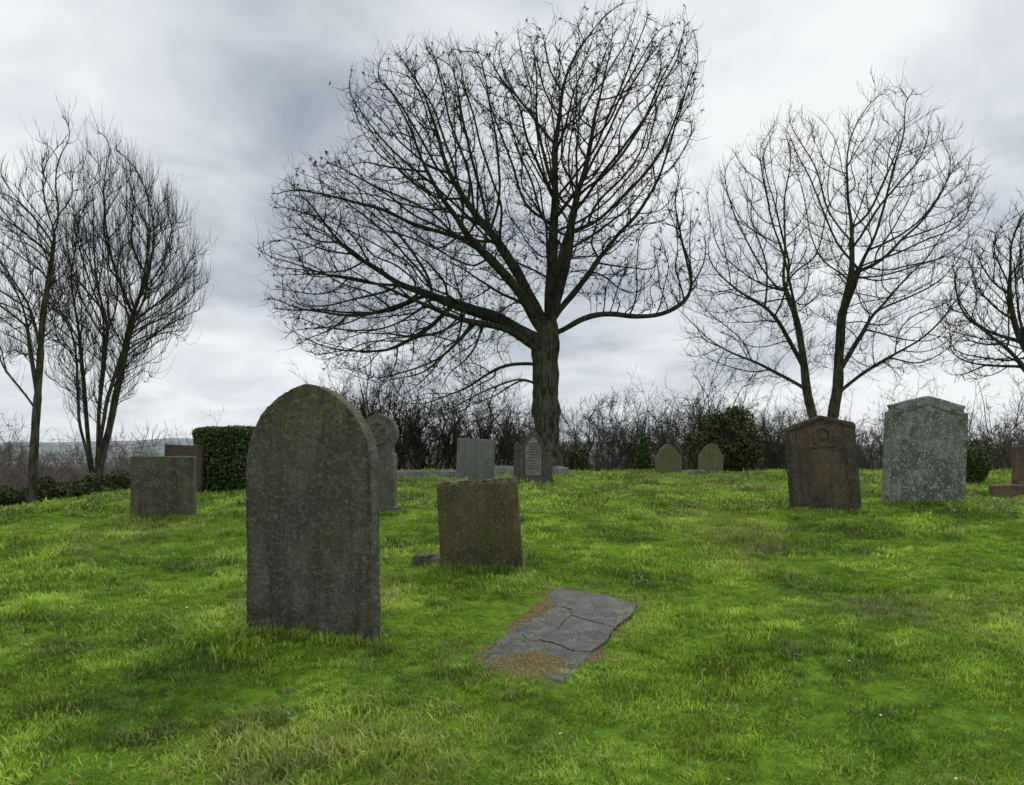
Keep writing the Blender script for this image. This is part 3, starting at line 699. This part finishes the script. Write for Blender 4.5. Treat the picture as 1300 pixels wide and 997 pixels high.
pts=[];scl=[];vid=[];dry=[];tone=[]
def field(x,y,f,s):
    r=np.random.default_rng(s); o=0
    for _ in range(5):
        a=r.uniform(0,6.28); q=f*r.uniform(.6,1.6); o=o+np.sin((x*math.cos(a)+y*math.sin(a))*q+r.uniform(0,6.28)+1.2*np.sin((x*math.sin(a)-y*math.cos(a))*q*.8))
    return o/2.2
def band(y0,y1,dens,s,kind):
    w=.78*y1+2.2; n=int(2*w*(y1-y0)*dens); x=rng.uniform(-w,w,n); y=rng.uniform(y0,y1,n)
    keep=np.abs(x)<.75*y+2.2; x=x[keep];y=y[keep]; n=len(x)
    d=slab_dist(x,y); edge=1-sstep(d,.0,.24)
    thin=field(x,y,3.1,5)
    keep=(d>-.045)&(rng.uniform(0,1,n)>.3*(1-sstep(d,.0,.1)))&(rng.uniform(0,1,n)>.5*sstep(thin,.3,1.1)); x=x[keep];y=y[keep];edge=edge[keep];n=len(x)
    f=field(x,y,2.2,1); f2=field(x,y,6.5,2)
    pts.append(np.c_[x,y]); scl.append(s*rng.uniform(.65,1.25,n)*np.clip(1+.22*f+.18*f2,.45,1.7)*(1-.4*edge))
    v=rng.integers(0,4,n) if kind==0 else rng.integers(6,8,n)
    tall=(rng.uniform(0,1,n)<.03+.12*np.clip(f2,0,2)*(f>0)); v=np.where(tall&(edge<.3),rng.integers(4,6,n),v) 
    vid.append(v)
    f3=field(x,y,1.7,3)
    dr=edge*.8*rng.uniform(.1,1.1,n)+np.where(rng.uniform(0,1,n)<.04,.5,0)+.6*sstep(f3,.5,1.2)*rng.uniform(0,1,n)
    dry.append(np.clip(dr,0,1))
    tone.append(np.clip(.5+.20*field(x,y,2.9,7)+.22*field(x,y,8.,8)+rng.normal(0,.17,n),0,1))
band(2.2,6.5,145,1.0,0); band(6.5,10.5,82,1.25,0); band(10.5,17,44,1.25,1); band(17,31,18,1.6,1)
for (cx,cy,w,rz) in ((-1.33,5.36,.93,-17),(-.28,7.55,.77,-5),(-4.42,10.2,.77,4),(4.22,10.8,.93,2),(5.87,11.5,1.1,-3),(-1.75,10.6,.5,-14),(-.78,17,.8,10),(.42,16,.85,0),(4.33,22.2,.7,5),(5.47,22.2,.7,-8),(-5.45,13.3,.6,3)):
    n=80; t=rng.uniform(-.5,.5,n)*(w+.1); s=np.where(rng.uniform(0,1,n)<.6,-1,1)*(rng.uniform(.08,.15,n)); a=math.radians(rz)
    x=cx+t*math.cos(a)-s*math.sin(a); y=cy+t*math.sin(a)+s*math.cos(a)
    pts.append(np.c_[x,y]); scl.append(rng.uniform(.6,1.4,n)); vid.append(rng.integers(4,6,n)); dry.append(rng.uniform(0,.4,n)); tone.append(rng.uniform(.2,.8,n))
pts=np.concatenate(pts);scl=np.concatenate(scl);vid=np.concatenate(vid);dry=np.concatenate(dry);tone=np.concatenate(tone); n=len(pts)
print('tufts',n)
me=bpy.data.meshes.new('grass'); me.vertices.add(n)
me.vertices.foreach_set('co',np.c_[pts,terrain(pts[:,0],pts[:,1])].astype(np.float32).ravel())
def att(nm,ty,val,key='value'):
    a=me.attributes.new(nm,ty,'POINT'); a.data.foreach_set(key,val)
att('rot','FLOAT_VECTOR',np.c_[rng.normal(0,.14,n),rng.normal(0,.14,n),rng.uniform(0,6.28,n)].astype(np.float32).ravel(),'vector')
att('scl','FLOAT',scl.astype(np.float32)); att('vid','INT',vid.astype(np.int32)); att('dry','FLOAT',dry.astype(np.float32)); att('tone','FLOAT',tone.astype(np.float32))
gob=bpy.data.objects.new('grass',me); COL.objects.link(gob)
ng=bpy.data.node_groups.new('grass_scatter','GeometryNodeTree')
ng.interface.new_socket('Geometry',in_out='INPUT',socket_type='NodeSocketGeometry')
ng.interface.new_socket('Geometry',in_out='OUTPUT',socket_type='NodeSocketGeometry')
gi=ng.nodes.new('NodeGroupInput'); go=ng.nodes.new('NodeGroupOutput')
ci=ng.nodes.new('GeometryNodeCollectionInfo'); ci.inputs['Collection'].default_value=tcoll
ci.inputs['Separate Children'].default_value=True; ci.inputs['Reset Children'].default_value=True
io=ng.nodes.new('GeometryNodeInstanceOnPoints'); io.inputs['Pick Instance'].default_value=True
def na(nm,ty):
    x=ng.nodes.new('GeometryNodeInputNamedAttribute'); x.data_type=ty; x.inputs['Name'].default_value=nm
    return [o for o in x.outputs if o.enabled and o.name=='Attribute'][0]
L=ng.links
L.new(gi.outputs[0],io.inputs['Points']); L.new(ci.outputs[0],io.inputs['Instance'])
L.new(na('vid','INT'),io.inputs['Instance Index']); L.new(na('rot','FLOAT_VECTOR'),io.inputs['Rotation']); L.new(na('scl','FLOAT'),io.inputs['Scale'])
L.new(io.outputs[0],go.inputs[0])
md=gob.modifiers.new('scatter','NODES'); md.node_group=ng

def litter(name,n,size,mat,seed,zo,w,up):
    g=np.random.default_rng(seed); y=3+13*g.uniform(0,1,n)**1.3; x=g.uniform(-1,1,n)*(.7*y); p=np.c_[x,y,terrain(x,y)+zo*g.uniform(.7,1.2,n)]
    t=norm(g.normal(0,1,(n,3))*np.array([1,1,up])); u=norm(np.cross(t,norm(np.c_[g.normal(0,.3,n),g.normal(0,.3,n),np.ones(n)]))); L_=size*g.uniform(.6,1.3,n)[:,None]
    V=np.stack([p-t*L_,p+u*L_*w,p+t*L_,p-u*L_*w],1).reshape(-1,3)
    mesh_obj(name,V,np.arange(4*n).reshape(-1,4),[mat],smooth=False,fattr={'rnd':g.uniform(0,1,n)})
litter('fallen_leaves',60,.02,leaf_mat('dead_leaf',(.12,.06,.02),(.22,.12,.05),(.32,.15,.08)),5,.03,.5,.4)
dm,_,bb=new_mat('daisy_white'); bb.inputs['Base Color'].default_value=(.7,.7,.68,1)
litter('daisies',35,.008,dm,6,.045,.95,.3)

# ------------------------------------------------------------------ sky and light
AZ=math.radians(28); EL=math.radians(45)
w=bpy.data.worlds.new('World'); scene.world=w; w.use_nodes=True; nt=w.node_tree
for x in list(nt.nodes): nt.nodes.remove(x)
out=nt.nodes.new('ShaderNodeOutputWorld')
sky=nt.nodes.new('ShaderNodeTexSky'); sky.sky_type='NISHITA'; sky.sun_disc=False; sky.sun_elevation=EL; sky.sun_rotation=AZ
bg1=nd(nt,'ShaderNodeBackground',{'Color':sky.outputs[0],'Strength':.1})
g=nd(nt,'ShaderNodeTexCoord').outputs['Generated']
sp=nd(nt,'ShaderNodeSeparateXYZ',{0:g})
zz=math_(nt,'ADD',math_(nt,'MAXIMUM',sp.outputs[2],0.),.22)
cv=nd(nt,'ShaderNodeCombineXYZ',{0:math_(nt,'DIVIDE',sp.outputs[0],zz),1:math_(nt,'DIVIDE',sp.outputs[1],zz),2:.37}).outputs[0]
na1=noise(nt,cv,.95,5,.52,.5); na2=noise(nt,cv,2.8,5,.55,.4)
base=math_(nt,'ADD',math_(nt,'MULTIPLY',na1,.8),math_(nt,'MULTIPLY',na2,.42))
def lobe(dx,dz,wid,amp):
    v=Vector((dx,1,dz)).normalized()
    dt=nd(nt,'ShaderNodeVectorMath',{0:g,1:tuple(v)},operation='DOT_PRODUCT').outputs['Value']
    return math_(nt,'MULTIPLY',mr(nt,dt,math.cos(wid),1.),amp)
for l in ((-.32,.33,.25,-.13),(-.12,.32,.2,-.05),(.27,.40,.26,.13),(-.58,.44,.26,.12),(.62,.2,.3,.06),(.0,.10,.25,.03),(-.55,.08,.25,.03),(.2,.64,.25,-.10),(-.25,.6,.22,-.05),(.05,.22,.15,-.04)):
    base=math_(nt,'ADD',base,lobe(*l))
rp=nd(nt,'ShaderNodeValToRGB',{0:base}); e=rp.color_ramp.elements
e[0].position=.38; e[0].color=(.32,.365,.42,1); e[1].position=.78; e[1].color=(.89,.91,.925,1)
x=e.new(.50); x.color=(.49,.545,.605,1); x=e.new(.62); x.color=(.68,.73,.775,1)
fb=mr(nt,sp.outputs[1],-.7,.35,1.,1.02)
cc=mix(nt,1.,rp.outputs[0],grey(nt,fb),'MULTIPLY')
bg2=nd(nt,'ShaderNodeBackground',{'Color':cc,'Strength':1.0})
cov=mr(nt,na2,.3,.5,.88,1.)
ms=nd(nt,'ShaderNodeMixShader',{0:cov,1:bg1.outputs[0],2:bg2.outputs[0]})
nt.links.new(ms.outputs[0],out.inputs[0])
s=Vector((math.sin(AZ)*math.cos(EL),math.cos(AZ)*math.cos(EL),math.sin(EL)))
ld=bpy.data.lights.new('sun','SUN'); ld.energy=1.5; ld.angle=math.radians(15); ld.color=(1,.96,.88)
lo=bpy.data.objects.new('sun',ld); COL.objects.link(lo); lo.rotation_euler=s.to_track_quat('Z','Y').to_euler(); lo.location=(5,-5,20)

cam=bpy.data.cameras.new('camera'); co=bpy.data.objects.new('camera',cam); COL.objects.link(co)
co.location=(0,0,1.5); co.rotation_euler=(math.radians(90),0,0)
cam.sensor_width=36; cam.lens=28.25; cam.shift_y=.0565; cam.clip_end=12000; cam.clip_start=.05
scene.camera=co
